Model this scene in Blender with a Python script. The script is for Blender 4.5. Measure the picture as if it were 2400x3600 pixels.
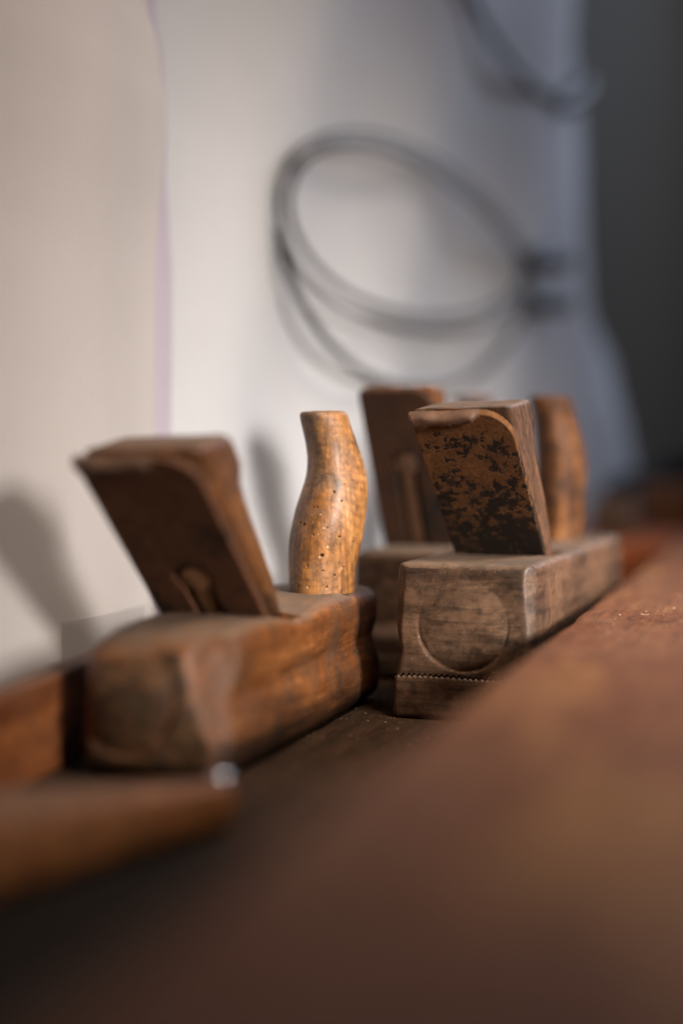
import bpy, bmesh, math, random
from mathutils import Vector, Matrix, noise
random.seed(7)
sc = bpy.context.scene
for o in list(bpy.data.objects):
    bpy.data.objects.remove(o)
C = sc.collection

# ------------------------------------------------------------------ camera
CH = 0.11            # lens height above the tray floor
cd = bpy.data.cameras.new('camera')
cam = bpy.data.objects.new('camera', cd)
C.objects.link(cam)
cam.location = (0, 0, CH)
cam.rotation_euler = (math.radians(90), 0, 0)
cd.sensor_fit = 'VERTICAL'
cd.sensor_height = 36
cd.sensor_width = 24
cd.lens = 50
cd.shift_y = -200 / 3600
cd.clip_start = 0.01
cd.clip_end = 50
cd.dof.use_dof = True
cd.dof.focus_distance = 0.598
cd.dof.aperture_fstop = 1.9
cd.dof.aperture_blades = 0
sc.camera = cam

# ------------------------------------------------------------------ light
sc.view_settings.view_transform = 'Standard'
sc.view_settings.look = 'None'
sc.view_settings.exposure = 0.0
sc.view_settings.gamma = 1.0
sc.cycles.use_denoising = True
world = bpy.data.worlds.new('World')
sc.world = world
world.use_nodes = True
bg = world.node_tree.nodes['Background']
bg.inputs[0].default_value = (1.0, 0.80, 0.64, 1)
bg.inputs[1].default_value = 0.085

def lamp(name, loc, target, size, power, col, sy=None):
    ld = bpy.data.lights.new(name, 'AREA')
    ld.shape = 'RECTANGLE'
    ld.size = size
    ld.size_y = sy or size
    ld.energy = power
    ld.color = col
    o = bpy.data.objects.new(name, ld)
    o.location = loc
    o.rotation_euler = (Vector(target) - Vector(loc)).to_track_quat('-Z', 'Y').to_euler()
    C.objects.link(o)
    return o
key = lamp('warm_lamp', (1.12, -0.62, 0.50), (0.03, 0.80, -0.02), 0.30, 2.05, (1.0, 0.92, 0.85))
key.data.spread = math.radians(27)
room = lamp('room_lamp', (0.36, 0.22, 1.00), (0.12, 0.70, 0.03), 0.30, 1.55, (1.0, 0.80, 0.62))
room.data.spread = math.radians(58)
lamp('window_light', (1.10, 1.70, 0.95), (0.15, 0.9, 0.10), 0.5, 9.0, (0.66, 0.77, 1.0))

# ------------------------------------------------------------------ helpers
def px(x, y, d):
    """point seen at photograph pixel x, y at depth d"""
    return Vector(((x - 1200) / 5000 * d, d, CH - (y - 1600) / 5000 * d))

def tag(o, label=None, cat=None, group=None, kind=None):
    if label: o['label'] = label
    if cat: o['category'] = cat
    if group: o['group'] = group
    if kind: o['kind'] = kind
    return o

def empty(name, loc=(0, 0, 0), rz=0.0):
    o = bpy.data.objects.new(name, None)
    o.empty_display_size = 0.02
    o.location = loc
    o.rotation_euler = (0, 0, rz)
    C.objects.link(o)
    return o

def link(name, me, m, parent=None, sharp=50, smooth=True):
    o = bpy.data.objects.new(name, me)
    C.objects.link(o)
    if m:
        me.materials.clear()
        me.materials.append(m)
    if smooth:
        me.polygons.foreach_set('use_smooth', [True] * len(me.polygons))
        me.set_sharp_from_angle(angle=math.radians(sharp))
    if parent: o.parent = parent
    me.update()
    return o

def frombm(name, bm, m, parent=None, sharp=50, smooth=True):
    bmesh.ops.recalc_face_normals(bm, faces=bm.faces)
    me = bpy.data.meshes.new(name)
    bm.to_mesh(me)
    bm.free()
    return link(name, me, m, parent, sharp, smooth)

def lin(a, b, n):
    return [a + (b - a) * i / n for i in range(n + 1)]

def smooth01(t):
    t = max(0.0, min(1.0, t))
    return t * t * (3 - 2 * t)

def rbox(xs, ys, zs, r, fn=None, round_bottom=True):
    """box skinned with a lattice; edges rounded to radius r, then shaped by fn"""
    nx, ny, nz = len(xs) - 1, len(ys) - 1, len(zs) - 1
    bm = bmesh.new()
    V = {}
    x0, x1, y0, y1, z0, z1 = xs[0], xs[-1], ys[0], ys[-1], zs[0], zs[-1]
    def v(i, j, k):
        key = (i, j, k)
        if key in V: return V[key]
        p = Vector((xs[i], ys[j], zs[k]))
        q = Vector((min(max(p.x, x0 + r), x1 - r), min(max(p.y, y0 + r), y1 - r),
                    min(max(p.z, z0 + (r if round_bottom else 0)), z1 - r)))
        d = p - q
        if d.length > 1e-9:
            p = q + d.normalized() * r
        if fn: p = fn(p, i, j, k)
        V[key] = bm.verts.new(p)
        return V[key]
    for i in range(nx):
        for j in range(ny):
            for k in (0, nz):
                bm.faces.new((v(i, j, k), v(i + 1, j, k), v(i + 1, j + 1, k), v(i, j + 1, k)))
    for i in range(nx):
        for k in range(nz):
            for j in (0, ny):
                bm.faces.new((v(i, j, k), v(i + 1, j, k), v(i + 1, j, k + 1), v(i, j, k + 1)))
    for j in range(ny):
        for k in range(nz):
            for i in (0, nx):
                bm.faces.new((v(i, j, k), v(i, j + 1, k), v(i, j + 1, k + 1), v(i, j, k + 1)))
    return bm

def cut(o, cutter):
    """subtract the cutter's mesh from o and keep only the result"""
    md = o.modifiers.new('cut', 'BOOLEAN')
    md.operation = 'DIFFERENCE'
    md.solver = 'EXACT'
    md.object = cutter
    md.use_self = True
    dg = bpy.context.evaluated_depsgraph_get()
    dg.update()
    me = bpy.data.meshes.new_from_object(o.evaluated_get(dg))
    m = o.data.materials[0]
    o.modifiers.clear()
    o.data = me
    me.materials.clear()
    me.materials.append(m)
    me.polygons.foreach_set('use_smooth', [True] * len(me.polygons))
    me.set_sharp_from_angle(angle=math.radians(50))
    bpy.data.objects.remove(cutter)

def prism(poly, x0, x1):
    """poly of (y, z) points drawn out from x0 to x1"""
    bm = bmesh.new()
    a = [bm.verts.new((x0, y, z)) for y, z in poly]
    b = [bm.verts.new((x1, y, z)) for y, z in poly]
    n = len(poly)
    bm.faces.new(a)
    bm.faces.new(b[::-1])
    for i in range(n):
        bm.faces.new((a[i], a[(i + 1) % n], b[(i + 1) % n], b[i]))
    bmesh.ops.recalc_face_normals(bm, faces=bm.faces)
    return bm

def bevel(bm, w, seg=2, ang=20):
    es = [e for e in bm.edges if len(e.link_faces) == 2 and e.calc_face_angle(0) > math.radians(ang)]
    bmesh.ops.bevel(bm, geom=es, offset=w, segments=seg, profile=0.6, affect='EDGES')

def wear(bm, amp, scale, cuts=0, seed=0):
    """knocks and hand wear: push vertices about by smooth noise"""
    if cuts:
        bmesh.ops.triangulate(bm, faces=[f for f in bm.faces if len(f.verts) > 4])
        for _ in range(cuts):
            long = [e for e in bm.edges if e.calc_length() > 0.0022]
            if not long: break
            bmesh.ops.subdivide_edges(bm, edges=long, cuts=1, use_grid_fill=True)
            bmesh.ops.triangulate(bm, faces=[f for f in bm.faces if len(f.verts) > 4])
    for v in bm.verts:
        v.co += noise.noise_vector(v.co * scale + Vector((seed, seed * 2, 0))) * amp

def outline_mesh(loops, thick, bev):
    """flat plate in x-y from closed outlines (later loops are holes), extruded in z"""
    cu = bpy.data.curves.new('outline', 'CURVE')
    cu.dimensions = '2D'
    cu.fill_mode = 'BOTH'
    cu.extrude = thick / 2 - bev
    cu.bevel_depth = bev
    cu.bevel_resolution = 2
    for pts in loops:
        s = cu.splines.new('POLY')
        s.points.add(len(pts) - 1)
        for q, (x, y) in zip(s.points, pts):
            q.co = (x, y, 0, 1)
        s.use_cyclic_u = True
    t = bpy.data.objects.new('outline', cu)
    C.objects.link(t)
    dg = bpy.context.evaluated_depsgraph_get()
    dg.update()
    me = bpy.data.meshes.new_from_object(t.evaluated_get(dg))
    bpy.data.objects.remove(t)
    return me

def tube_mesh(pts, rad, cyclic=False, res=12, radii=None):
    cu = bpy.data.curves.new('tube', 'CURVE')
    cu.dimensions = '3D'
    cu.bevel_depth = rad
    cu.bevel_resolution = 4
    cu.resolution_u = res
    cu.use_fill_caps = True
    s = cu.splines.new('NURBS')
    s.points.add(len(pts) - 1)
    for i, (q, p) in enumerate(zip(s.points, pts)):
        q.co = (p[0], p[1], p[2], 1)
        if radii: q.radius = radii[i]
    s.order_u = 4
    s.use_cyclic_u = cyclic
    s.use_endpoint_u = not cyclic
    t = bpy.data.objects.new('tube', cu)
    C.objects.link(t)
    dg = bpy.context.evaluated_depsgraph_get()
    dg.update()
    me = bpy.data.meshes.new_from_object(t.evaluated_get(dg))
    bpy.data.objects.remove(t)
    return me

# ------------------------------------------------------------------ materials
class NT:
    def __init__(s, name):
        s.m = bpy.data.materials.new(name)
        s.m.use_nodes = True
        s.n = s.m.node_tree.nodes
        s.l = s.m.node_tree.links
        s.b = s.n['Principled BSDF']
    def node(s, t, **kw):
        n = s.n.new(t)
        for k, v in kw.items():
            if k.startswith('i_'):
                n.inputs[k[2:].replace('_', ' ')].default_value = v
            else: setattr(n, k, v)
        return n
    def link(s, a, b): s.l.new(a, b)
    def coords(s, scale=(1, 1, 1), rot=(0, 0, 0), loc=(0, 0, 0)):
        tc = s.node('ShaderNodeTexCoord')
        mp = s.node('ShaderNodeMapping')
        mp.inputs['Scale'].default_value = scale
        mp.inputs['Rotation'].default_value = rot
        mp.inputs['Location'].default_value = loc
        s.link(tc.outputs['Object'], mp.inputs['Vector'])
        return mp.outputs['Vector']
    def noise(s, vec, scale, detail=4, rough=0.6, dist=0.0):
        n = s.node('ShaderNodeTexNoise')
        n.inputs['Scale'].default_value = scale
        n.inputs['Detail'].default_value = detail
        n.inputs['Roughness'].default_value = rough
        n.inputs['Distortion'].default_value = dist
        s.link(vec, n.inputs['Vector'])
        return n.outputs['Fac']
    def ramp(s, fac, stops):
        r = s.node('ShaderNodeValToRGB')
        e = r.color_ramp.elements
        while len(e) < len(stops): e.new(0.5)
        for q, (p, c) in zip(e, stops):
            q.position = p
            q.color = (c, c, c, 1) if isinstance(c, (int, float)) else (*c, 1)
        s.link(fac, r.inputs['Fac'])
        return r.outputs['Color']
    def mix(s, fac, a, b, mode='MIX'):
        n = s.node('ShaderNodeMix', data_type='RGBA', blend_type=mode)
        for sock, val in ((n.inputs[0], fac), (n.inputs[6], a), (n.inputs[7], b)):
            if hasattr(val, 'default_value'): s.link(val, sock)
            elif isinstance(val, (int, float)): sock.default_value = val
            else: sock.default_value = (*val, 1)
        return n.outputs[2]
    def math(s, op, a, b=0.0, clamp=False):
        n = s.node('ShaderNodeMath', operation=op, use_clamp=clamp)
        for sock, val in ((n.inputs[0], a), (n.inputs[1], b)):
            if hasattr(val, 'default_value'): s.link(val, sock)
            else: sock.default_value = val
        return n.outputs[0]
    def bump(s, h, strength, dist):
        n = s.node('ShaderNodeBump')
        n.inputs['Strength'].default_value = strength
        n.inputs['Distance'].default_value = dist
        s.link(h, n.inputs['Height'])
        return n.outputs['Normal']

def wood(name, dark, mid, light, axis='y', rings=90, ring_amt=0.35, grime=(0.03, 0.02, 0.014), grime_amt=0.6,
         dust=0.5, dust_col=(0.19, 0.145, 0.11), rough=0.5, fine=900, blot=45, seed=0.0, specks=0.5, ringoff=(0.01, 0, -0.03),
         wormcol=False, bumps=0.35, coat=0.0, spec=0.35, foot=0.0, biglight=0.35, patch=0.0, ring_axis=None, side_shift=0.0, mott=0.75, near_shade=0.0, mott2=0.7):
    t = NT(name)
    st = {'y': (1, 0.07, 1), 'z': (1, 1, 0.10), 'x': (0.07, 1, 1)}[axis]
    base = t.coords(loc=(seed, seed * 0.7, seed * 0.3))
    g = t.coords(scale=st, loc=(seed, seed, seed))
    fineN = t.noise(g, fine, 5, 0.65)
    midN = t.noise(g, fine / 6, 4, 0.6, 0.4)
    wv = t.node('ShaderNodeTexWave', wave_type='RINGS', rings_direction=(ring_axis or axis).upper(), wave_profile='SAW')
    wv.inputs['Scale'].default_value = rings
    wv.inputs['Distortion'].default_value = 3.5
    wv.inputs['Detail'].default_value = 3
    wv.inputs['Detail Scale'].default_value = 0.6
    rc = t.coords(loc=ringoff, scale=(1, 1, 1))
    # slow bend of the rings
    t.link(rc, wv.inputs['Vector'])
    blotN = t.noise(base, blot, 5, 0.6, 0.6)
    bigN = t.noise(base, blot / 3, 3, 0.5)
    c = t.ramp(midN, [(0.33, dark), (0.5, mid), (0.66, light)])
    c = t.mix(t.math('MULTIPLY', t.ramp(wv.outputs['Fac'], [(0.0, 1.0), (0.55, 0.0), (1.0, 0.35)]), ring_amt), c, dark)
    c = t.mix(t.ramp(fineN, [(0.42, 0.55), (0.56, 0.0)]), c, dark)
    gsrc = blotN
    if side_shift:  # shifts the blotches toward the left side and the top
        tcd = t.node('ShaderNodeTexCoord')
        sd = t.node('ShaderNodeSeparateXYZ')
        t.link(tcd.outputs['Object'], sd.inputs[0])
        gsrc = t.math('ADD', t.math('ADD', blotN, t.math('MULTIPLY', sd.outputs['X'], -side_shift)),
                      t.math('MULTIPLY', t.math('SUBTRACT', sd.outputs['Z'], 0.035), side_shift * 0.25))
    gm = t.math('MULTIPLY', t.ramp(gsrc, [(0.44, 0.0), (0.62, 1.0)]), grime_amt)
    c = t.mix(gm, c, grime)
    c = t.mix(t.math('MULTIPLY', t.ramp(bigN, [(0.42, 0.0), (0.62, 1.0)]), biglight), c, light)
    if patch:
        pn = t.noise(t.coords(scale=(1, 0.35, 1), loc=(seed, 4, 1)), 17, 4, 0.6, 0.3)
        pc = t.ramp(pn, [(0.33, (0.14, 0.042, 0.022)), (0.45, (0.21, 0.10, 0.058)), (0.55, (0.17, 0.066, 0.036)), (0.66, (0.37, 0.185, 0.075))])
        c = t.mix(patch, c, pc)
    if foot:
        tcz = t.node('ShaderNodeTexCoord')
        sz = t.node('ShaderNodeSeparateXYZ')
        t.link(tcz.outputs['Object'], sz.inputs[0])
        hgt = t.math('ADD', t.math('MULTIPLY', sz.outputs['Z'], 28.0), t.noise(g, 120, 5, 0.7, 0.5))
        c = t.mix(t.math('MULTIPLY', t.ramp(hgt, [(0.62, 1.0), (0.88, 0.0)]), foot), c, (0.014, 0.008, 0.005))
    mo = t.ramp(t.noise(base, 190, 8, 0.72, 0.2), [(0.38, 0.40), (0.50, 1.0), (0.62, 1.30)])
    c = t.mix(mott, c, mo, 'MULTIPLY')
    mo2 = t.ramp(t.noise(t.coords(scale=st, loc=(seed * 2, 3, seed)), 380, 4, 0.6), [(0.36, 0.45), (0.48, 1.0)])
    c = t.mix(mott2, c, mo2, 'MULTIPLY')
    if near_shade:                               # deep shade beside the bench edge, painted into the near end
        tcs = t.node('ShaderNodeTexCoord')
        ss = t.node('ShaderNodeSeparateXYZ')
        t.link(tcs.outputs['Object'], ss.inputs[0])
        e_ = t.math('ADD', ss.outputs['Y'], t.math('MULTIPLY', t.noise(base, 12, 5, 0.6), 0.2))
        c = t.mix(t.ramp(e_, [(near_shade, 1.0), (near_shade + 0.12, 0.0)]), c, (0.004, 0.003, 0.002))
    # bits of lint and plaster dust caught on the surface
    sp = t.noise(base, 1300, 2, 0.5)
    spm = t.math('MULTIPLY', t.ramp(sp, [(0.725, 0.0), (0.76, 1.0)]), specks)
    c = t.mix(spm, c, (0.42, 0.36, 0.30))
    scr = t.noise(t.coords(scale=(1, 0.12, 0.5), rot=(0.4, 0.3, 0.9), loc=(seed, 1, 2)), 600, 2, 0.5)
    scm = t.math('MULTIPLY', t.ramp(scr, [(0.70, 0.0), (0.74, 1.0)]), specks * 0.8)
    c = t.mix(scm, c, light)
    # settled dust lies on what faces up
    geo = t.node('ShaderNodeNewGeometry')
    sep = t.node('ShaderNodeSeparateXYZ')
    t.link(geo.outputs['Normal'], sep.inputs[0])
    up = t.ramp(sep.outputs['Z'], [(0.55, 0.0), (0.95, 1.0)])
    dn = t.ramp(t.noise(base, 160, 5, 0.7), [(0.3, 0.5), (0.7, 1.0)])
    df = t.math('MULTIPLY', t.math('MULTIPLY', up, dn), dust, True)
    c = t.mix(df, c, dust_col)
    if wormcol:
        at = t.node('ShaderNodeAttribute', attribute_name='worm')
        c = t.mix(at.outputs['Fac'], c, (0.004, 0.003, 0.002))
        at2 = t.node('ShaderNodeAttribute', attribute_name='chip')
        c = t.mix(at2.outputs['Fac'], c, (0.48, 0.32, 0.18))
    t.link(c, t.b.inputs['Base Color'])
    r = t.math('ADD', t.math('MULTIPLY', df, 0.35), t.ramp(blotN, [(0.3, rough - 0.08), (0.7, rough + 0.14)]), True)
    t.link(r, t.b.inputs['Roughness'])
    t.b.inputs['Specular IOR Level'].default_value = spec
    t.b.inputs['Coat Weight'].default_value = coat
    t.b.inputs['Coat Roughness'].default_value = 0.25
    h = t.math('ADD', t.math('MULTIPLY', fineN, 0.5), t.math('MULTIPLY', t.noise(base, 420, 6, 0.7), 0.6))
    h = t.math('ADD', h, t.math('MULTIPLY', midN, 0.7))
    t.link(t.bump(h, bumps, 0.0006), t.b.inputs['Normal'])
    return t.m

def rusty_iron(name, patch, black_amt, seed=0.0, top=0.05):
    t = NT(name)
    b = t.coords(loc=(seed, seed, 0))
    big = t.noise(b, 42, 6, 0.62, 0.5)
    small = t.noise(b, 300, 6, 0.7, 0.3)
    tc = t.node('ShaderNodeTexCoord')
    sep = t.node('ShaderNodeSeparateXYZ')
    t.link(tc.outputs['Object'], sep.inputs[0])
    grad = t.math('MULTIPLY', t.math('SUBTRACT', sep.outputs['Y'], top), -6.0)
    s = t.math('ADD', t.math('ADD', t.math('MULTIPLY', big, 2.4), t.math('MULTIPLY', small, 3.2)), grad)
    s = t.math('SUBTRACT', s, 2.3 + black_amt)
    t.b.inputs['Specular IOR Level'].default_value = 0.2
    mask = t.ramp(s, [(0.45, 0.0), (0.68, 1.0)])
    rust = t.ramp(t.noise(b, 300, 6, 0.7), [(0.3, tuple(x * 0.45 for x in patch)), (0.55, patch), (0.75, tuple(x * 1.8 for x in patch))])
    c = t.mix(mask, rust, (0.014, 0.010, 0.008))
    t.link(c, t.b.inputs['Base Color'])
    t.link(t.ramp(mask, [(0, 0.72), (1, 0.5)]), t.b.inputs['Roughness'])
    h = t.math('SUBTRACT', t.noise(b, 500, 6, 0.7), t.math('MULTIPLY', mask, 0.8))
    t.link(t.bump(h, 0.5, 0.0007), t.b.inputs['Normal'])
    return t.m

def plain(name, col, rough=0.6, metal=0.0, var=0.15, scale=60, bump=0.1):
    t = NT(name)
    b = t.coords()
    n = t.noise(b, scale, 5, 0.6)
    c = t.ramp(n, [(0.3, tuple(x * (1 - var) for x in col)), (0.7, tuple(min(1, x * (1 + var)) for x in col))])
    t.link(c, t.b.inputs['Base Color'])
    t.b.inputs['Roughness'].default_value = rough
    t.b.inputs['Metallic'].default_value = metal
    t.link(t.bump(t.noise(b, scale * 12, 4, 0.6), bump, 0.0005), t.b.inputs['Normal'])
    return t.m

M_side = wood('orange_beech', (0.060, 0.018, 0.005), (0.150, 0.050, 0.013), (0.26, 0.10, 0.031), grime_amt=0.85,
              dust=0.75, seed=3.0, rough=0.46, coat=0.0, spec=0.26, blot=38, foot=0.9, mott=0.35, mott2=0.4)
M_block = wood('block_beech', (0.075, 0.024, 0.006), (0.165, 0.059, 0.017), (0.255, 0.105, 0.036), grime_amt=0.6,
              dust=0.35, dust_col=(0.16, 0.10, 0.065), seed=13.0, rough=0.5, blot=30)
M_grey = wood('greyed_beech', (0.044, 0.022, 0.012), (0.092, 0.048, 0.027), (0.155, 0.084, 0.047), grime_amt=0.55, dust=0.6, mott2=0.5,
              seed=8.0, rough=0.5, rings=60, ring_amt=0.5, blot=55, biglight=0.7, ringoff=(0.02, 0, -0.09), coat=0.1)
M_dark = wood('dark_beech', (0.034, 0.018, 0.010), (0.075, 0.037, 0.020), (0.128, 0.068, 0.037), grime_amt=0.5, dust=0.6,
              seed=12.0, rough=0.55)
M_wedge_a = wood('brown_wedge', (0.053, 0.019, 0.006), (0.124, 0.048, 0.016), (0.211, 0.088, 0.033), axis='z', grime_amt=0.5,
                 dust=0.55, seed=5.0, rough=0.45)
M_wedge_b = wood('grey_brown_wedge', (0.042, 0.021, 0.012), (0.098, 0.051, 0.031), (0.189, 0.093, 0.048), axis='z', grime_amt=0.4,
                 dust=0.6, seed=15.0, rough=0.5)
M_horn = wood('worn_horn', (0.156, 0.059, 0.015), (0.390, 0.173, 0.050), (0.515, 0.259, 0.086), axis='z', rings=110, ring_axis='y', ring_amt=0.65,
              grime=(0.12, 0.075, 0.05), grime_amt=1.0, side_shift=7.0, dust=0.3, seed=21.0, rough=0.46, blot=75, biglight=0.15, bumps=0.7, ringoff=(0.0, 0, -0.018), wormcol=True,
              specks=0.4, coat=0.08, fine=700)
M_horn2 = wood('dark_horn', (0.035, 0.012, 0.004), (0.115, 0.043, 0.014), (0.27, 0.115, 0.038), axis='z', rings=110, ring_amt=0.4,
               grime=(0.03, 0.016, 0.010), grime_amt=0.9, dust=0.3, seed=33.0, rough=0.58, spec=0.2, blot=85, mott=1.0, coat=0.0)
M_bench = wood('bench_beech', (0.085, 0.028, 0.012), (0.185, 0.074, 0.036), (0.34, 0.17, 0.075), grime=(0.085,0.024,0.012), grime_amt=0.7, dust=0.10, dust_col=(0.23,0.145,0.10), spec=0.10, biglight=0.4, patch=0.6,
               seed=2.0, rough=0.55, rings=25, ring_amt=0.25, blot=16, specks=0.7, fine=1100, bumps=0.5)
M_floor = wood('tray_wood', (0.016, 0.008, 0.005), (0.045, 0.022, 0.012), (0.09, 0.045, 0.026), spec=0.08, near_shade=0.47, grime_amt=0.5, dust=0.08,
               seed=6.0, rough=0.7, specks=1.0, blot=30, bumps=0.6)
M_red = wood('red_board', (0.070, 0.019, 0.006), (0.175, 0.053, 0.015), (0.266, 0.093, 0.030), grime_amt=0.4, dust=0.25, seed=9.0,
             rough=0.5, fine=500)
M_redend = wood('orange_end_board', (0.170, 0.036, 0.008), (0.306, 0.072, 0.016), (0.408, 0.112, 0.028), grime_amt=0.2, dust=0.0,
                seed=19.0, rough=0.5, fine=500)
M_end_a = wood('dirty_end_grain', (0.046, 0.023, 0.011), (0.098, 0.048, 0.022), (0.17, 0.088, 0.042), axis='y', grime_amt=0.8, dust=0.5,
               seed=41.0, rings=70, ring_amt=0.5, blot=60, ringoff=(0.01, 0, -0.06), rough=0.5, spec=0.3)
M_end_b = wood('greyed_end_grain', (0.033, 0.017, 0.010), (0.074, 0.041, 0.024), (0.14, 0.078, 0.045), axis='x', ring_axis='y', grime_amt=0.6,
               dust=0.5, seed=44.0, rings=85, ring_amt=0.6, blot=70, biglight=0.8, ringoff=(0.02, 0, -0.10), rough=0.5, specks=0.8, spec=0.3)
M_iron2 = rusty_iron('black_pitted_iron', (0.125, 0.054, 0.019), -0.04, seed=4.0, top=0.045)
M_iron1 = rusty_iron('brown_iron', (0.105, 0.044, 0.021), 0.16, seed=14.0, top=0.03)
M_iron3 = rusty_iron('dark_iron', (0.045, 0.019, 0.009), 0.0, seed=24.0, top=0.03)
M_lip = plain('brown_lip', (0.10, 0.052, 0.030), 0.55, var=0.4, scale=150, bump=0.4)
M_cap2 = plain('dark_cap', (0.075, 0.036, 0.018), 0.5, var=0.3, scale=120, bump=0.3)
M_cap = plain('cap_iron', (0.24, 0.12, 0.055), 0.5, var=0.3, scale=120, bump=0.3)
M_glint = plain('polished_glint', (0.75, 0.77, 0.82), 0.12, metal=1.0, var=0.05)
M_wire = plain('grey_cable', (0.050, 0.050, 0.050), 0.5, var=0.1)
M_knob = plain('dark_lug', (0.022, 0.022, 0.024), 0.5, var=0.1)
M_shav = plain('pale_shaving', (0.42, 0.28, 0.16), 0.7, var=0.2, scale=300)
M_wall = plain('grey_plaster', (0.034, 0.028, 0.018), 0.9, var=0.12, scale=4)
M_black = plain('dark_cloth', (0.028, 0.020, 0.020), 0.9, var=0.3, scale=30)

def paper(name, col):
    t = NT(name)
    b = t.coords()
    n = t.noise(b, 14, 4, 0.6)
    f = t.noise(b, 900, 3, 0.6)
    c = t.ramp(n, [(0.3, tuple(x * 0.95 for x in col)), (0.7, col)])
    c = t.mix(t.ramp(f, [(0.3, 0.12), (0.6, 0.0)]), c, tuple(x * 0.7 for x in col))
    t.link(c, t.b.inputs['Base Color'])
    t.b.inputs['Roughness'].default_value = 0.85
    t.link(t.bump(f, 0.25, 0.0004), t.b.inputs['Normal'])
    tr = t.node('ShaderNodeBsdfTranslucent')
    t.link(c, tr.inputs['Color'])
    mx = t.node('ShaderNodeMixShader')
    mx.inputs[0].default_value = 0.42
    t.link(t.b.outputs[0], mx.inputs[1])
    t.link(tr.outputs[0], mx.inputs[2])
    t.link(mx.outputs[0], t.n['Material Output'].inputs['Surface'])
    return t.m
M_paper = paper('warm_white_paper', (0.62, 0.585, 0.57))
M_shade_paper = paper('paper_in_shade', (0.54, 0.49, 0.57))  # shade at the sheet edge, put into the paper colour as lilac
M_paper2 = paper('white_paper', (0.62, 0.63, 0.655))
tt = NT('clear_tape')
tt.b.inputs['Base Color'].default_value = (0.30, 0.28, 0.27, 1)
tt.b.inputs['Roughness'].default_value = 0.35
tt.b.inputs['Alpha'].default_value = 0.15
M_tape = tt.m

# ------------------------------------------------------------------ workbench
TAN = 0.314
BT = 0.042                                   # bench top above the tray floor
th = math.atan(TAN)
def bl(s, off):
    """bench coordinates: s along the tray edge from the camera's line, off to its right"""
    return Vector((-0.0900 + s * math.sin(th) + off * math.cos(th), s * math.cos(th) - off * math.sin(th), 0))
bench = empty('workbench', bl(0, 0), -th)
tag(bench, 'brown wooden workbench with a sunken tool tray along its back edge', 'workbench')
# local: x to the right of the tray edge, y along it
S_END = 1.11 / math.cos(th) + 0.0
def bench_fn(p, i, j, k):
    p = p.copy()
    n = noise.noise(Vector((p.x * 6, p.y * 6, 3))) * 0.0010 + noise.noise(Vector((p.x * 60, p.y * 25, 1))) * 0.0004
    if p.z > 0.03: p.z += n * 0.7
    if p.x < 0.02: p.x += noise.noise(Vector((0, p.y * 35, p.z * 20))) * 0.0012
    return p
ys = lin(-0.35, 0.4, 40)[:-1] + lin(0.4, 0.95, 300)[:-1] + lin(0.95, 1.75, 60)
xs = lin(0, 0.03, 16)[:-1] + lin(0.03, 0.9, 110)
bm = rbox(xs, ys, lin(-0.02, BT, 12), 0.0035, bench_fn)
frombm('bench_top', bm, M_bench, bench)
bm = rbox(lin(-0.40, -0.002, 30), lin(-0.2, S_END - 0.001, 60), lin(-0.02, 0.0, 3), 0.001,
          lambda p, i, j, k: p + Vector((0, 0, noise.noise(p * 30) * 0.0004 if k == 3 else 0)) - Vector((0, 0, 0.0005)))
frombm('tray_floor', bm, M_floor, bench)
bm = rbox(lin(-0.40, -0.002, 20), lin(S_END, 1.75, 30), lin(-0.02, BT - 0.001, 8), 0.003)
frombm('tray_end', bm, M_redend, bench)

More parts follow.
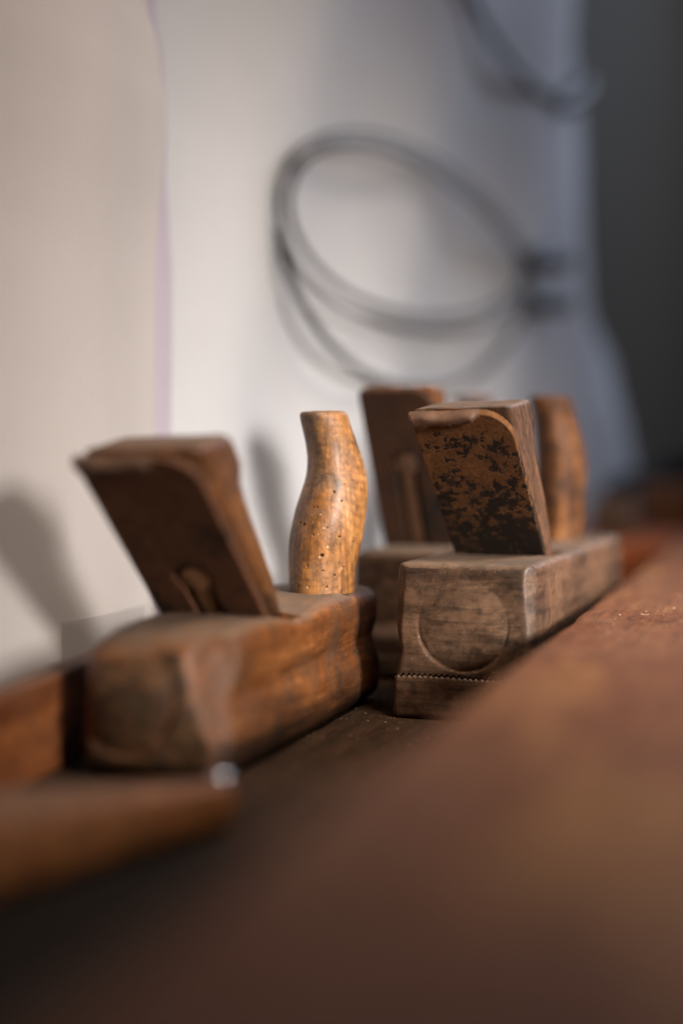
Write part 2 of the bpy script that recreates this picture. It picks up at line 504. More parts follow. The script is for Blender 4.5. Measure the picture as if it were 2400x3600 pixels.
# ------------------------------------------------------------------ plane bodies
def horn_mesh(prof, kx, worm=None, nseg=96, nz=70, top_r=0.0022, seed=0):
    """prof: list of (z, cx, half width); lean is shared between x and y"""
    zs = [p[0] for p in prof]
    def at(z):
        if z <= zs[0]: return prof[0][1:]
        for a, b in zip(prof, prof[1:]):
            if z <= b[0]:
                t = (z - a[0]) / (b[0] - a[0])
                t2 = t
                return (a[1] + (b[1] - a[1]) * t2, a[2] + (b[2] - a[2]) * t2)
        return prof[-1][1:]
    def sm(z):
        s = 0.002
        acc = [0, 0]
        for k in range(-3, 4):
            q = at(min(max(z + k * s / 2, zs[0]), zs[-1]))
            acc[0] += q[0] / 7
            acc[1] += q[1] / 7
        return acc
    bm = bmesh.new()
    wl = bm.verts.layers.float.new('worm')
    cl = bm.verts.layers.float.new('chip')
    rings = []
    H = zs[-1]
    zz = [H * i / nz for i in range(nz + 1)]
    zz = [z for z in zz if z < H - top_r] + [H - top_r + top_r * math.sin(a) for a in lin(0, math.pi / 2, 5)]
    for z in zz:
        cx, w = sm(z)
        if z > H - top_r:
            w -= top_r * (1 - math.sqrt(max(0, 1 - ((z - (H - top_r)) / top_r) ** 2)))
        cy = cx * kx
        ring = []
        for s in range(nseg):
            a = 2 * math.pi * s / nseg
            e = 1.0 + 0.035 * math.cos(4 * a)
            p = Vector((cx + w * math.cos(a) * e, cy + w * 1.12 * math.sin(a) * e, z))
            p += noise.noise_vector(p * 60 + Vector((seed, 0, 0))) * 0.0006
            ring.append(bm.verts.new(p))
        rings.append(ring)
    for a, b in zip(rings, rings[1:]):
        for s in range(nseg):
            bm.faces.new((a[s], a[(s + 1) % nseg], b[(s + 1) % nseg], b[s]))
    for ring, z, sgn in ((rings[0], 0, 0), (rings[-1], H, 1)):
        c = sum((v.co for v in ring), Vector()) / nseg
        prev = ring
        for f in (0.75, 0.5, 0.25):
            nr = [bm.verts.new(c + (v.co - c) * f + Vector((0, 0, 0.0006 * sgn * noise.noise(v.co * 200 * f)))) for v in ring]
            for s in range(nseg):
                bm.faces.new((prev[s], prev[(s + 1) % nseg], nr[(s + 1) % nseg], nr[s]))
            prev = nr
        bm.faces.new(prev)
    bmesh.ops.recalc_face_normals(bm, faces=bm.faces)
    if worm:
        bm.normal_update()
        for (p, r, kind) in worm:
            for v in bm.verts:
                d = (v.co - p).length
                if d < r * 1.5:
                    t = smooth01(1 - (d - r * 0.6) / (r * 0.9)) if d > r * 0.6 else 1
                    v.co -= v.normal * r * (1.6 if kind == 0 else 0.5) * t
                    if kind == 0: v[wl] = max(v[wl], t)
                    else: v[cl] = max(v[cl], t)
    return bm

def make_plane(name, label, loc, theta, L, W, H, mats, iron, circ, chamf, horn, waist=0.027, crown=(0, 0), endmat=None, flare=0.0, r=0.005, seed=0, res=1.0,
               joint=None):
    bmat, wmat, imat, hmat = mats
    root = empty(name, loc, -theta)
    tag(root, label, 'plane', 'wooden hand planes standing in the tray')
    xc, zc, R, dep, step = circ
    def shape(p, i, j, k, z_base=0.0):
        p = p.copy()
        x, y, z = p
        # waist cut along the lower flanks
        g = math.exp(-((z - waist) / 0.0065) ** 2)
        lw = smooth01((z - waist + 0.004) / 0.008)
        p.x -= math.copysign(min(1, abs(x) / (W / 2)) ** 6, x) * (0.0022 * g + (0.0012 + flare * 0.6) * lw)
        if flare and y < 0.03: p.y += flare * lw * (1 - y / 0.03)
        if y > L - 0.02: p.y -= 0.0028 * g * smooth01((y - L + 0.012) / 0.01)
        if z > H * 0.5:
            nh = smooth01(1 - y / 0.045)
            p.z -= (crown[0] * max(0, -x / (W / 2)) ** 3 * (0.35 + 0.65 * nh) + crown[1] * nh ** 2) * (z / H)
        # worn vertical corners at the heel
        for s in (1, -1):
            c = (chamf[0] if s > 0 else chamf[1])
            c = c * (0.25 + 0.75 * smooth01((z - 0.004) / (H - 0.008)))
            e = (s * p.x - (W / 2 - c)) + (c * 0.8 - p.y)
            if s * p.x > 0:
                sw_ = 0.0022 if c > 0.004 else 0.0006
                q = 0.5 * (e if e > 6 * sw_ else sw_ * math.log(1 + math.exp(e / sw_)) if e > -8 * sw_ else 0.0)
                p.x -= s * q
                p.y += q
        if crown[0]:                        # nose rounded by years of handling
            ny_ = max(0.0, 1 - y / 0.02)
            p.y += ny_ * 0.0038 * ((abs(x) / (W / 2)) ** 4 + 0.9 * max(0.0, (z / H - 0.5) * 2) ** 3)
        # turned roundel on the heel
        hy = 1 - smooth01(y / 0.006)
        if hy > 0:
            d = math.hypot(p.x - xc, p.z - zc)
            low = smooth01((zc + R * 0.45 - p.z) / (R * 0.9))
            if d < R:
                p.y -= hy * dep * (1 - (d / R) ** 2)
            else:
                p.y -= hy * step * low * smooth01((d - R) / 0.0009) * max(0.0, 1 - (d - R) / 0.012) * 0.6
            p.y += 0.35 * hy * step * low * math.exp(-((d - R) / 0.0007) ** 2)
        # top worn hollow round the throat
        if z > H * 0.6:
            p.z -= iron.get('dip', 0.0006) * math.exp(-((y - iron['y'] - 0.03) / 0.022) ** 2) * smooth01((x / (W / 2) + 0.2)) * (z / H)
        p += noise.noise_vector(p * 45 + Vector((seed, 0, seed))) * 0.0004
        p += noise.noise_vector(p * 170 + Vector((seed, 3, seed))) * 0.00022
        return p
    nx, nz = int(W / 0.0009 * res), int(H / 0.0009 * res)
    ysl = lin(0, 0.014, int(14 * res))[:-1] + lin(0.014, L - 0.012, int(90 * res))[:-1] + lin(L - 0.012, L, 12)
    if joint:
        zj, per, amp = joint
        nx = int(W / (per / 4))
        def zig(x): return amp * (abs(((x / per) % 1.0) * 2 - 1) * 2 - 1) * 0.5
        def up(p, i, j, k):
            if k == 0: return Vector((p.x, p.y, zj + zig(xs_[i]) + 0.00022)) if False else shape(Vector((p.x, p.y, zj)), i, j, k) + Vector((0, 0, zig(p.x) + 0.00022))
            return shape(p, i, j, k)
        def lo(p, i, j, k):
            q = shape(p, i, j, k)
            q.y -= 0.0004
            if k == nlo: q += Vector((0, 0, zig(p.x) - 0.00022))
            return q
        xs_ = lin(-W / 2, W / 2, nx)
        nlo = 18
        bm = rbox(xs_, ysl, lin(zj, H, int((H - zj) / 0.0007)), r, up, round_bottom=False)
        body = frombm('body', bm, bmat, root)
        # sole: rounded at the floor, toothed at the joint
        xs2 = xs_
        bm = rbox(xs2, ysl, lin(0.0, zj, nlo), 0.002, lambda p, i, j, k: lo(p, i, j, k))
        frombm('sole', bm, bmat, root)
    else:
        bm = rbox(lin(-W / 2, W / 2, nx), ysl, lin(0, H, nz), r, shape)
        body = frombm('body', bm, bmat, root)
    # throat
    yb, a = iron['y'], iron['lean']
    ta = math.tan(a)
    iw = iron['w']
    roll = iron.get('roll', 0.0)
    xo = iron.get('x', 0)
    poly = [(yb - 0.03 * ta, H + 0.03), (yb + 0.026 * ta, H - 0.026), (yb + 0.030, H - 0.026), (yb + 0.047, H + 0.03)]
    if H - 0.026 > 0.02:
        cb = prism(poly, xo - iw / 2 - 0.0022, xo + iw / 2 + 0.0022)
        cut(body, frombm('cutter', cb, None, root, smooth=False))
    if endmat:
        for ob in [c_ for c_ in root.children if c_.name.split('.')[0] in ('body', 'sole')]:
            ob.data.materials.append(endmat)
            for f in ob.data.polygons:
                if f.center.y < 0.006 and f.normal.y < -0.86 + 0.10 * noise.noise(f.center * 260): f.material_index = 1
    # iron: plate drawn in local x-y, stood up along the bed
    up_len = iron['rise'] / math.cos(a)
    def stand(o, off):
        """off: distance in front of the bed"""
        o.parent = root
        o.rotation_euler = (Matrix.Rotation(a, 3, 'X') @ Matrix.Rotation(-roll, 3, 'Y') @ Matrix.Rotation(math.radians(90), 3, 'X')).to_euler()
        # plate local y -> up the bed, local z -> toward the heel
        o.location = Vector((xo, yb, H)) + Vector((0, math.cos(a), math.sin(a))) * off
    hw = iw / 2
    th_i = 0.0034
    cr = iron.get('corner', 0.010)
    hb_, hw = hw, iron.get('wt', iw) / 2
    itop = hw * 2
    out = [(-hb_, -0.022), (hb_, -0.022), (hb_, 0.0), (hw, up_len - cr * 1.25)]
    for t in range(1, 9):
        f = t / 8
        q = f * math.pi / 2
        out.append((hw - cr * (1 - math.cos(q)) , up_len - cr * 1.25 + cr * 1.25 * math.sin(q)))
    for t in range(1, 20):
        f = t / 20
        out.append((hw - cr - (itop - cr - 0.002) * f, up_len + 0.0008 * noise.noise(Vector((f * 6, seed, 0)))))
    out += [(-hw + 0.0008, up_len - 0.0006), (-hw, up_len - 0.0025), (-hb_, 0.0)]
    loops = [out]
    if iron.get('slot'):
        c0 = iron['slot']
        rr, sw = 0.0078, 0.0062
        hole = []
        a0 = math.asin(sw / rr)
        for t in range(0, 25):
            q = -math.pi / 2 + a0 + (2 * math.pi - 2 * a0) * t / 24
            hole.append((rr * math.cos(q), c0 + rr * math.sin(q)))
        hole += [(-sw, -0.018), (sw, -0.018)]
        loops.append(hole)
    me = outline_mesh(loops, th_i, 0.0004)
    ir = link('iron', me, imat, None, 40)
    stand(ir, th_i / 2 + 0.0003)
    if iron.get('slot'):
        cap = outline_mesh([[(-hb_ + 0.001, -0.022), (hb_ - 0.001, -0.022), (hb_ - 0.001, up_len * 0.62), (-hb_ + 0.001, up_len * 0.62)]], 0.0024, 0.0004)
        co = link('cap_iron', cap, M_iron3, None, 40)
        stand(co, th_i + 0.0003 + 0.0013)
        bmn = bmesh.new()
        bmesh.ops.create_cone(bmn, cap_ends=True, segments=28, radius1=0.0066, radius2=0.0058, depth=0.0022)
        bevel(bmn, 0.0004, 2, 40)
        sc_o = frombm('screw', bmn, iron.get('cap', M_cap), None, 40)
        stand(sc_o, th_i * 0.55)
        sc_o.location += Vector((0, -math.sin(a), math.cos(a))) * (c0 - 0.001)
        bmn = prism([(-0.02, -0.0012), (c0 - 0.006, -0.0012), (c0 - 0.006, 0.0012), (-0.02, 0.0012)], -0.0028, 0.0028)
        st = frombm('cap_iron_rib', bmn, iron.get('cap', M_cap), None, 40)
        stand(st, th_i * 0.8)
    # mushroomed top edge, curled over toward the heel
    if iron.get('lip'):
        bmn = bmesh.new()
        n, ms = 80, 14
        grid = []
        lw = iron['lip']
        for i in range(n + 1):
            f = i / n
            x = -hw - 0.0006 + lw * f
            fade = smooth01(f / 0.05) * smooth01((1 - f) / 0.12)
            drop = (0.0058 + 0.0016 * noise.noise(Vector((f * 5, seed, 1.3))) + 0.0006 * noise.noise(Vector((f * 22, 4, seed)))) * (0.35 + 0.65 * fade)
            drop *= (1.0 - 0.3 * f) + (0.45 * math.exp(-((f - 0.12) / 0.1) ** 2))
            fw = (0.0027 + 0.0009 * noise.noise(Vector((f * 4, 9, seed)))) * (0.3 + 0.7 * fade)
            row = []
            for j in range(ms):
                q = 2 * math.pi * j / ms
                # rounded bead, longer downward in front
                yy = math.sin(q)
                zz = math.cos(q)
                Y = up_len - 0.0002 + (0.0016 * yy if yy > 0 else drop * yy)
                Z = th_i / 2 + fw * zz if zz > 0 else -th_i / 2 * 0.9 * -zz * 0.6
                if zz > 0: Z = th_i / 2 - 0.0008 + (fw + 0.0008) * zz
                row.append(bmn.verts.new((x, Y + 0.0004 * math.sin(f * 9), Z)))
            grid.append(row)
        for A, B in zip(grid, grid[1:]):
            for j in range(ms):
                bmn.faces.new((A[j], A[(j + 1) % ms], B[(j + 1) % ms], B[j]))
        bmn.faces.new(grid[0])
        bmn.faces.new(grid[-1])
        lp = frombm('curled_edge', bmn, M_lip, None, 60)
        stand(lp, th_i / 2 + 0.0003)
    # wedge in front of the iron: profile in (toward toe, up the bed)
    ww = iron.get('ww', iron.get('wt', iw) + 0.001)
    tk = iron['thick']
    e = iron.get('top', 0.0)
    U = up_len + e
    kt = iron.get('kt', 0.75)
    poly = [(0, -0.014), (0.004, -0.014), (tk * 0.42, 0.0), (tk * 0.66, U * 0.52), (tk * 0.70, U * 0.56),
            (tk * 0.98, U * 0.60), (tk, U - tk * kt * ta - 0.002), (tk * 0.93, U - tk * 0.93 * kt * ta), (0.0, U)]
    bmn = prism(poly, -ww / 2, ww / 2)
    bevel(bmn, iron.get('bev', 0.0028), 3)
    wear(bmn, 0.0004, 70, 4, seed)
    wd = frombm('wedge', bmn, wmat, None, 40)
    wd.parent = root
    wd.rotation_euler = (Matrix.Rotation(a, 3, 'X') @ Matrix.Rotation(-roll, 3, 'Y')).to_euler()
    wd.location = Vector((xo, yb, H)) + Vector((0, math.cos(a), math.sin(a))) * (th_i + 0.0008 + (0.0024 if iron.get('slot') else 0))
    # horn
    hb = horn_mesh(horn['prof'], horn['k'], horn.get('worm'), seed=seed, nseg=horn.get('n', 96), nz=horn.get('nz', 70))
    ho = frombm('horn', hb, hmat, root, 60)
    ho.location = (horn['x'], horn['y'], H - 0.003 + horn.get('z', 0))
    return root

def horn_profile(rows, D, base_y, base_x, th, k):
    """rows (y, left, right) in the photograph -> (z, cx, half width); cx is the x the side view gives, split so the
    bend lies mostly along the plane"""
    out = []
    s = D / 5000
    for y, l, r in rows:
        out.append(((base_y - y) * s + 0.003, ((l + r) / 2 - base_x) * s / (math.cos(th) + k * math.sin(th)), (r - l) / 2 * s / 1.035))
    out.sort()
    out[0] = (0.0, out[0][1], out[0][2])
    return out

# plane with the wormy horn, nearest on the left
rows1 = [(1445, 1056, 1227), (1489, 1065, 1240), (1549, 1081, 1262), (1608, 1088, 1283), (1653, 1084, 1292), (1698, 1072, 1297),
         (1757, 1054, 1297), (1817, 1036, 1294), (1876, 1023, 1285), (1921, 1019, 1274), (1965, 1018, 1264), (2010, 1018, 1256), (2052, 1020, 1253)]
th1 = math.radians(17.7)
K = 1.2
D1 = 0.622
prof1 = horn_profile(rows1, D1, 2052, 1137, th1, K)
def horn_pt(prof, k, D, base, th, X, Y):
    """surface point of the horn seen at pixel X, Y"""
    s = D / 5000
    z = (base[1] - Y) * s + 0.003
    a = min(prof, key=lambda p: abs(p[0] - z))
    b = sorted(prof, key=lambda p: abs(p[0] - z))[1]
    t = (z - a[0]) / (b[0] - a[0]) if b[0] != a[0] else 0
    cx, w = a[1] + (b[1] - a[1]) * t, a[2] + (b[2] - a[2]) * t
    off = (X - base[0]) * s                                  # sideways from the base axis, world x
    f = math.atan2(-0.0075, 1.0)
    # walk round the section and take the point facing the camera with that sideways offset
    best = None
    for q in range(0, 720):
        an = math.radians(q / 2)
        e = 1.0 + 0.035 * math.cos(4 * an)
        p = Vector((cx + w * math.cos(an) * e, cx * k + w * 1.12 * math.sin(an) * e, z))
        wx = p.x * math.cos(th) + p.y * math.sin(th)
        wy = -p.x * math.sin(th) + p.y * math.cos(th)
        d = abs(wx - off)
        if wy < cx * k * math.cos(th) and (best is None or d < best[0]):
            best = (d, p)
    return best[1] + noise.noise_vector(best[1] * 60 + Vector((1, 0, 0))) * 0.0006
worms_px = [(1183, 1724, 5, 0), (1209, 1755, 4.5, 0), (1092, 1701, 4.5, 0), (1112, 1777, 5, 0), (1124, 1776, 3.5, 0), (1264, 1604, 4, 0),
            (1111, 1871, 6, 0), (1201, 1879, 4.5, 0), (1159, 1845, 4, 0), (1142, 1940, 7, 0), (1092, 1975, 5.5, 0), (1144, 1991, 5, 0),
            (1066, 1831, 4.5, 0), (1078, 1837, 4, 0), (1062, 2046, 5, 0), (1157, 2048, 5, 0), (1247, 1895, 3.5, 0), (1034, 2002, 4, 0),
            (1062, 1915, 3, 0), (1216, 1985, 3.5, 0), (1184, 2010, 3, 0), (1219, 1697, 3.5, 0), (1015, 2038, 4, 0),
            (1066, 1782, 5, 1), (1196, 1809, 4.5, 1), (1050, 1986, 6, 1), (1162, 1910, 6, 1), (1137, 1800, 3.5, 1), (1149, 1846, 5, 1),
            (1061, 1868, 3.5, 1), (1093, 2047, 6, 1), (1033, 1936, 4, 1), (1130, 1868, 3, 1), (1250, 1955, 3.5, 1), (1210, 1988, 5, 1), (1135, 1945, 5, 1)]
worms = [(horn_pt(prof1, K, D1, (1137, 2052), th1, x, y), r * 0.000126 * (random.uniform(0.5, 1.1) if kd == 0 else random.uniform(0.5, 0.8)), kd) for x, y, r, kd in worms_px]
p1 = make_plane('hand_plane', 'orange-brown wooden plane nearest the camera, its upright horn pitted with tiny wormholes',
                (-0.0652, 0.4785, 0), th1, 0.190, 0.056, 0.0508, (M_side, M_wedge_a, M_iron1, M_horn),
                dict(y=0.056, lean=math.radians(47), roll=math.radians(2.0), x=-0.0008, w=0.0415, wt=0.0428, rise=0.0568, kt=0.72, dip=0.0042, slot=0.020, thick=0.024, corner=0.011, bev=0.0035, lip=0.030),
                (-0.009, 0.027, 0.0185, 0.0034, 0.0020), (0.0095, 0.0030),
                dict(prof=prof1, k=K, x=0.0105, y=0.153, z=0.0026, worm=worms, n=360, nz=300), r=0.0080, seed=1, endmat=M_end_a, crown=(0.005, 0.003))

th2 = math.radians(19.5)
rows2 = [(1400, 1888, 2028), (1430, 1893, 2036), (1491, 1907, 2056), (1568, 1915, 2081), (1644, 1917, 2091), (1721, 1917, 2088),
         (1797, 1920, 2083), (1874, 1924, 2076), (1905, 1926, 2074)]
prof2 = horn_profile(rows2, 0.76, 1905, 2000, th2, K)
p2 = make_plane('hand_plane', 'grey-brown wooden plane with black pitted iron and a zigzag joint above its sole',
                (0.0506, 0.588, 0), th2, 0.235, 0.062, 0.065, (M_grey, M_wedge_b, M_iron2, M_horn2),
                dict(y=0.058, lean=math.radians(45.5), roll=math.radians(1.8), x=0.0012, w=0.0405, wt=0.0412, rise=0.061, kt=0.80, slot=0, thick=0.030, corner=0.012, bev=0.0020, lip=0.030, top=0.001),
                (-0.0005, 0.0395, 0.0190, 0.0026, 0.0008), (0.0035, 0.003),
                dict(prof=prof2, k=K, x=0.0045, y=0.186), r=0.0042, seed=2, endmat=M_end_b, joint=(0.0182, 0.0024, 0.0017), res=1.2)

th3 = math.radians(19)
prof3 = [(0, 0, 0.016), (0.03, 0.001, 0.017), (0.06, 0.004, 0.015), (0.075, 0.0, 0.0115), (0.086, -0.003, 0.011)]
p3 = make_plane('hand_plane', 'dark brown wooden plane standing behind the other two, its iron the tallest',
                (0.0235, 0.695, 0), th3, 0.215, 0.047, 0.0620, (M_dark, M_wedge_a, M_iron3, M_horn2),
                dict(y=0.062, lean=math.radians(30), w=0.0370, rise=0.0795, kt=0.95, cap=M_cap2, slot=0.050, thick=0.020, corner=0.009, bev=0.0030, x=-0.003),
                (0, 0.03, 0.018, 0.0015, 0.001), (0.004, 0.004),
                dict(prof=prof3, k=K, x=0.0, y=0.180), r=0.004, seed=3, waist=0.024, flare=0.0045, res=0.7)

# ------------------------------------------------------------------ other things in the tray
# flat block in the left foreground
zt = 0.0155
def onz(x, y, z):
    d = (CH - z) * 5000 / (y - 1600)
    return Vector(((x - 1200) / 5000 * d, d, z))
c0 = onz(850, 2735, zt)
far_l = onz(-700, 2800, zt)
side = (onz(-200, 3010, zt) - c0).normalized()
near = c0 + side * 0.26
near_l = near + Vector((-0.12, 0.05, 0))
pts = [c0, far_l, near_l, near]
bm = bmesh.new()
a = [bm.verts.new((p.x, p.y, 0.0003)) for p in pts]
b = [bm.verts.new((p.x, p.y, zt + (0.0 if i in (0, 1) else 0.022))) for i, p in enumerate(pts)]
bm.faces.new(a)
bm.faces.new(b[::-1])
for i in range(4): bm.faces.new((a[i], a[(i + 1) % 4], b[(i + 1) % 4], b[i]))
bmesh.ops.recalc_face_normals(bm, faces=bm.faces)
bevel(bm, 0.0045, 4)
cen = sum((v.co for v in bm.verts), Vector()) / len(bm.verts)
cen.z = 0
bmesh.ops.translate(bm, vec=-cen, verts=bm.verts)
blk = empty('wooden_block', cen)
tag(blk, 'low flat wooden block in the left foreground with a bright bead added for its corner glint', 'block')
frombm('block_body', bm, M_block, blk)
bm = bmesh.new()
bmesh.ops.create_uvsphere(bm, u_segments=32, v_segments=16, radius=0.0029)
for v in bm.verts: v.co.z *= 0.75
nl = frombm('glint_bead', bm, M_glint, blk)  # added polished bead, makes the glint on the block's corner
nl.location = onz(800, 2738, zt) - cen + Vector((-0.002, -0.001, 0.0004))

# reddish board on edge behind the planes
tb = math.radians(9.5)
bm = rbox(lin(-0.010, 0, 4), lin(-0.12, 0.20, 80), lin(0, 0.0335, 14), 0.0016,
          lambda p, i, j, k: p + noise.noise_vector(p * 40) * 0.0005)
bo = frombm('upright_board', bm, M_red, None)
bo.location = (-0.1075, 0.446, 0)
bo.rotation_euler = (0, 0, -tb)
tag(bo, 'reddish board standing on edge behind the nearest plane, at the left', 'board')

# things beyond the far end of the tray
bm = rbox(lin(0, 0.22, 30), lin(0, 0.10, 14), lin(0, 0.040, 8), 0.003, lambda p, i, j, k: p + noise.noise_vector(p * 20) * 0.0008)
o = frombm('wooden_box', bm, M_wedge_a, None)
o.location = (0.285, 1.34, BT + 0.0006)
o.rotation_euler = (0, 0, -0.05)
tag(o, 'low reddish brown box on the far end of the bench, at the right edge', 'box')
bm = rbox(lin(0, 0.035, 12), lin(0, 0.05, 14), lin(0, 0.030, 8), 0.004, lambda p, i, j, k: p + noise.noise_vector(p * 30) * 0.001)
o = frombm('small_block', bm, M_dark, None)
o.location = (0.208, 1.19, BT + 0.0006)
o.rotation_euler = (0, 0, -0.3)
tag(o, 'small brown block just right of the far horn', 'block')
def cloth_fn(p, i, j, k):
    p = p.copy()
    f = smooth01(p.x / 0.16)
    p.z *= (0.5 + 0.8 * f)
    return p + noise.noise_vector(p * 14) * 0.006
bm = rbox(lin(0, 0.34, 30), lin(0, 0.10, 12), lin(0, 0.062, 10), 0.02, cloth_fn)
o = frombm('dark_bundle', bm, M_black, None)
o.location = (0.262, 1.47, BT + 0.010)
tag(o, 'dark soft bundle behind the reddish box, at the right edge', 'bundle')
bpy.context.view_layer.update()

# shavings and crumbs
def shaving(loc, ln, rz, label):
    bm = bmesh.new()
    prev = None
    n = 10
    for i in range(n + 1):
        f = i / n
        q = f * 2.2 - 1.1
        w = 0.0006 * (1 - abs(f - 0.5) * 1.2)
        c = Vector((math.sin(q) * ln / 2, 0.0004 * math.sin(f * 5), (1 - math.cos(q)) * ln * 0.18 + 0.0006))
        r = [bm.verts.new(c + Vector((0, -w, 0))), bm.verts.new(c + Vector((0, w, 0))), bm.verts.new(c + Vector((0, w, 0.00022))), bm.verts.new(c + Vector((0, -w, 0.00022)))]
        if prev:
            for j in range(4):
                bm.faces.new((prev[j], prev[(j + 1) % 4], r[(j + 1) % 4], r[j]))
        else: bm.faces.new(r)
        prev = r
    bm.faces.new(prev[::-1])
    o = frombm('wood_shaving', bm, M_shav, None)
    o.location = loc
    o.rotation_euler = (0, 0, rz)
    tag(o, label, 'wood shaving', 'wood shavings on the bench')
for (x, y, ln, rz, lb) in ((2263, 2040, 0.0055, 0.3, 'pale shaving farthest up the bench top, blurred'),
                           (2265, 2167, 0.0035, -0.2, 'tiny pale shaving in the sharp band of the bench top'),
                           (2232, 2372, 0.0020, 0.9, 'short pale splinter on the bench top nearest the camera')):
    shaving(onz(x, y, BT + 0.0002), ln, rz, lb)
bm = bmesh.new()
for _ in range(520):
    if random.random() < 0.55:
        s, off = random.uniform(0.5, 0.75), random.uniform(0.008, 0.25)
        p = bl(s, off)
        p.z = BT + 0.0001
    else:
        s, off = random.uniform(0.55, 0.75), random.uniform(-0.12, -0.008)
        p = bl(s, off)
        p.z = 0.0
    r = random.uniform(0.00012, 0.0004)
    mt = Matrix.Translation(p + Vector((0, 0, r * 0.4))) @ Matrix.Rotation(random.uniform(0, 3), 4, 'Z') @ Matrix.Diagonal((r * random.uniform(1, 2.5), r, r * 0.6, 1))
    bmesh.ops.create_icosphere(bm, subdivisions=1, radius=1, matrix=mt)
o = frombm('sawdust', bm, M_shav, None)
tag(o, 'fine pale crumbs of sawdust scattered over bench and tray', 'sawdust', kind='stuff')

# ------------------------------------------------------------------ wall and paper
def sheet(fn, nu, nv, thick=0.0005):
    bm = bmesh.new()
    F = [[bm.verts.new(fn(u / nu, v / nv)) for v in range(nv + 1)] for u in range(nu + 1)]
    for i in range(nu):
        for j in range(nv):
            bm.faces.new((F[i][j], F[i + 1][j], F[i + 1][j + 1], F[i][j + 1]))
    bm.normal_update()
    g = bmesh.ops.solidify(bm, geom=bm.faces[:], thickness=thick)
    return bm

SL = 0.48
def wall_x(d): return -0.092 + SL * (d - 0.72)

def interp(tab, v):
    if v <= tab[0][0]: return tab[0][1]
    for a, b in zip(tab, tab[1:]):
        if v <= b[0]:
            t = smooth01((v - a[0]) / (b[0] - a[0]))
            return a[1] + (b[1] - a[1]) * t
    return tab[-1][1]

# left sheet: hangs on the near wall, its right edge bulging and rolled back
L0 = Vector((-0.22, 0.30, 0))
def sheet_at(E, f, z):
    p = L0.lerp(E, f)
    bul = 0.010 * math.exp(-((f - 0.80) / 0.13) ** 2) - 0.010 * math.exp(-(0.2 / 0.13) ** 2) * f
    bul += 0.003 * math.sin(f * 7 + z * 6) * (1 - f)
    return p + Vector((0.95, -0.31, 0)) * bul
def left_sheet(u, v):
    z = -0.012 + 0.56 * v
    D0 = 0.69
    y = 1600 - (z - CH) / D0 * 5000
    xe = interp([(-400, 470), (0, 512), (180, 558), (400, 580), (600, 572), (760, 556), (950, 546), (1200, 543), (2000, 545)], y)
    strip = interp([(0, 4), (500, 6), (650, 16), (850, 46), (1050, 60), (1300, 52), (1600, 45)], y)
    E = Vector(((xe - 1200) / 5000 * D0, D0, 0))
    if u <= 0.8:
        f = u / 0.8
        p = sheet_at(E, f, z)
    else:                               # the last few millimetres roll back to the wall
        f = (u - 0.8) / 0.2
        p = sheet_at(E, 1.0, z) + Vector((0.0004, 0.006, 0)) * f + Vector((-0.0010, 0, 0)) * f * f
    p.z = z
    return p
bm = sheet(left_sheet, 120, 60)
o = frombm('paper_sheet', bm, M_paper, None, 80)
tag(o, 'warm white paper sheet at the left with its right edge curling back', 'paper')

def strip_sheet(u, v):
    z = -0.012 + 0.56 * v
    y = 1600 - (z - CH) / 0.71 * 5000
    xe = interp([(-400, 500), (0, 545), (180, 572), (400, 584), (600, 584), (760, 596), (950, 606), (1200, 606), (1600, 600)], y)
    E2 = Vector(((xe - 1200) / 5000 * 0.725, 0.725, 0))
    S = Vector((-0.1035, 0.694, 0))
    p = S.lerp(E2, u) + Vector((0.0022, -0.001, 0)) * math.sin(u * math.pi)
    p.z = z
    return p
bm = sheet(strip_sheet, 16, 60)
o = frombm('paper_sheet', bm, M_shade_paper, None, 80)
tag(o, 'narrow strip of paper past the edge of the left sheet, its lilac shade painted in', 'paper')

def back_sheet(u, v):
    z = -0.015 + 0.80 * v
    D = 0.60 + 0.98 * u
    y = 1600 - (z - CH) / 1.45 * 5000
    # wavy right border
    xe = interp([(-600, 2110), (0, 2130), (600, 2145), (1000, 2175), (1300, 2230), (1500, 2290), (1700, 2330)], y)
    r = (xe - 1200) / 5000
    De = 0.4376 / (SL - r)
    D = 0.60 + (De - 0.60) * u
    p = Vector((wall_x(D), D, z))
    n = Vector((0.90, -0.43, 0))
    ph = z * 1.6
    a = 0.007 * math.sin((D - 0.72 - (z - 0.15) * 0.43) * 30 + 0.6) * smooth01((D - 0.70) / 0.1) * (1 - smooth01((D - 1.15) / 0.3) * 0.3)
    a += 0.004 * math.sin((D - ph * 0.22) * 17 + 1.0)
    a -= 0.032 * smooth01((u - 0.82) / 0.18) ** 1.5
    p += n * a
    return p
bm = sheet(back_sheet, 200, 60)
o = frombm('paper_sheet', bm, M_paper2, None, 80)
tag(o, 'long white paper sheet covering the wall behind the tools, softly rippled', 'paper')

# wall behind: near part behind the sheets, then bare grey plaster
bm = bmesh.new()
n = Vector((0.90, -0.43, 0)).normalized()
off = -0.045
w0 = Vector((wall_x(0.1) , 0.1, 0)) + n * off
w1 = Vector((wall_x(6.0), 6.0, 0)) + n * off
N = 40
for i in range(N):
    a = w0.lerp(w1, i / N)
    b = w0.lerp(w1, (i + 1) / N)
    vs = [bm.verts.new((p.x, p.y, z)) for p, z in ((a, -0.8), (b, -0.8), (b, 2.2), (a, 2.2))]
    bm.faces.new(vs)
bmesh.ops.remove_doubles(bm, verts=bm.verts, dist=1e-5)
o = frombm('wall', bm, M_wall, None)
tag(o, kind='structure')

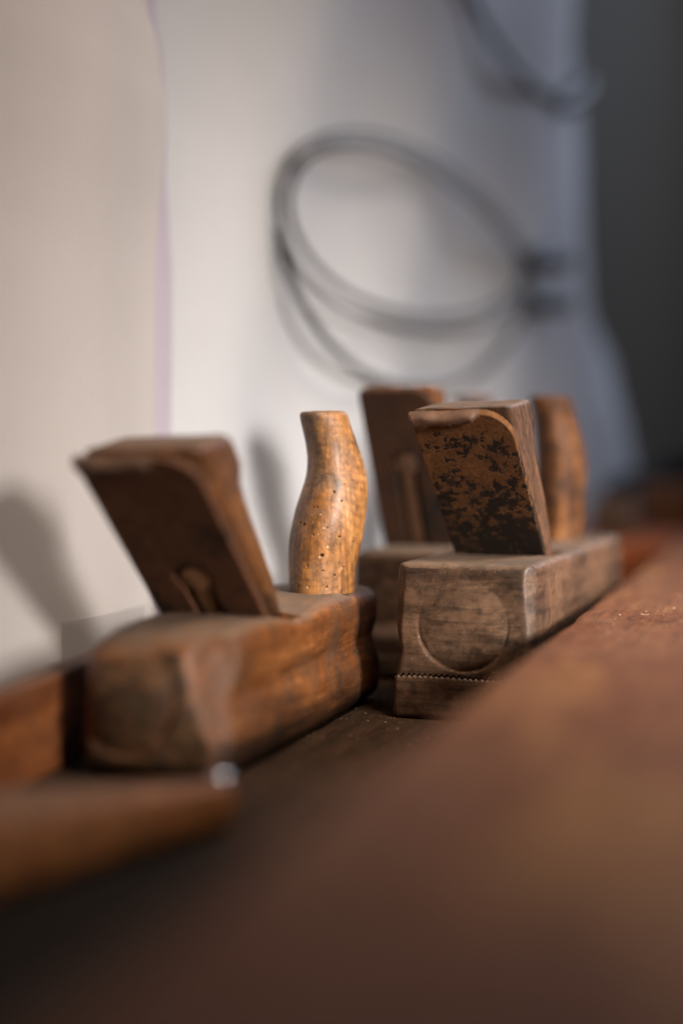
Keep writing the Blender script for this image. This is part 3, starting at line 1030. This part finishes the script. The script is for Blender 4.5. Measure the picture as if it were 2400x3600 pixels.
# clear tape on the left sheet
TF = 0.6
for q in range(400):
    pp = sheet_at(Vector(((545 - 1200) / 5000 * 0.69, 0.69, 0)), 0.5 + q / 1000, 0.03)
    if pp.x / pp.y * 5000 + 1200 > 211:
        TF = 0.5 + q / 1000
        print('tape at', TF, pp)
        break
def tape(u, v):
    # follow the sheet between two pixels
    z = 0.0165 + 0.0245 * v - 0.002 * u
    E = Vector(((545 - 1200) / 5000 * 0.69, 0.69, 0))
    p = sheet_at(E, TF + 0.22 * u, z) + Vector((0.95, -0.31, 0)) * 0.0009
    p.z = z
    return p
bm = sheet(tape, 20, 4, 0.0001)
o = frombm('clear_tape', bm, M_tape, None)
tag(o, 'strip of clear tape across the foot of the left paper sheet', 'tape')

# ------------------------------------------------------------------ rings on the wall
def on_wall(x, y, off=0.010):
    r = (x - 1200) / 5000
    d = (0.4376 - off) / (SL - r)
    return px(x, y, d)
ring = empty('cable_coil', on_wall(1235, 500, 0.0))
tag(ring, 'grey cable coil with two dark lugs against the white paper, its shadow built as the lowest loop', 'cable coil')
bpy.context.view_layer.update()
base = ring.location.copy()
A = [(1235, 503), (1130, 520), (1050, 590), (1010, 690), (1035, 830), (1139, 975), (1283, 1066), (1474, 1118), (1665, 1108), (1800, 1050),
     (1850, 955), (1810, 860), (1700, 735), (1590, 655), (1474, 572), (1350, 520)]
B = [(1225, 450), (1090, 480), (1000, 560), (967, 690), (990, 850), (1091, 1010), (1250, 1115), (1500, 1172), (1690, 1150), (1820, 1075),
     (1862, 960), (1830, 850), (1720, 700), (1590, 590), (1474, 520), (1350, 470)]
A2 = [(x * 0.965 + 50 + (y - 800) * 0.02, y * 0.97 + 45) for x, y in B]
shadow_loop = [(985, 800), (1000, 930), (1043, 1046), (1139, 1200), (1283, 1333), (1474, 1378), (1665, 1345), (1790, 1215), (1855, 1075), (1862, 1000)]  # shadow of the ring on the paper, modelled as a dark tube
for pts, rad, off, cyc in ((A, 0.0019, 0.019, True), (A2, 0.0009, 0.017, True), (B, 0.0015, 0.018, True), (shadow_loop, 0.0026, 0.017, False)):
    P = [on_wall(x, y, off) - base for x, y in pts]
    link('loop_tube', tube_mesh(P, rad, cyc), M_wire, ring, 80)
for y, x0 in ((905, 1865), (1055, 1860)):
    P = [on_wall(x0 + dx, y + dy, 0.016) - base for dx, dy in ((0, 10), (45, -5), (80, 5), (115, 12))]
    link('lug', tube_mesh(P, 0.0115, False, radii=[0.8, 1, 1, 0.9]), M_knob, ring, 60)
top = empty('hanging_loop', on_wall(2040, 330, 0.0))
tag(top, 'dark cable loop at the top right, ending in a thick lug', 'cable')
bpy.context.view_layer.update()
base = top.location.copy()
P = [on_wall(x - 25, y, 0.012) - base for x, y in ((1600, -260), (1640, -120), (1690, 10), (1770, 160), (1870, 280), (1960, 350), (2030, 365))]
link('loop_tube', tube_mesh(P, 0.0042), M_wire, top, 80)
P = [on_wall(x - 30, y, 0.016) - base for x, y in ((1990, 365), (2030, 370), (2060, 340), (2080, 290))]
link('lug', tube_mesh(P, 0.0115, radii=[0.6, 1, 1, 0.8]), M_knob, top, 60)
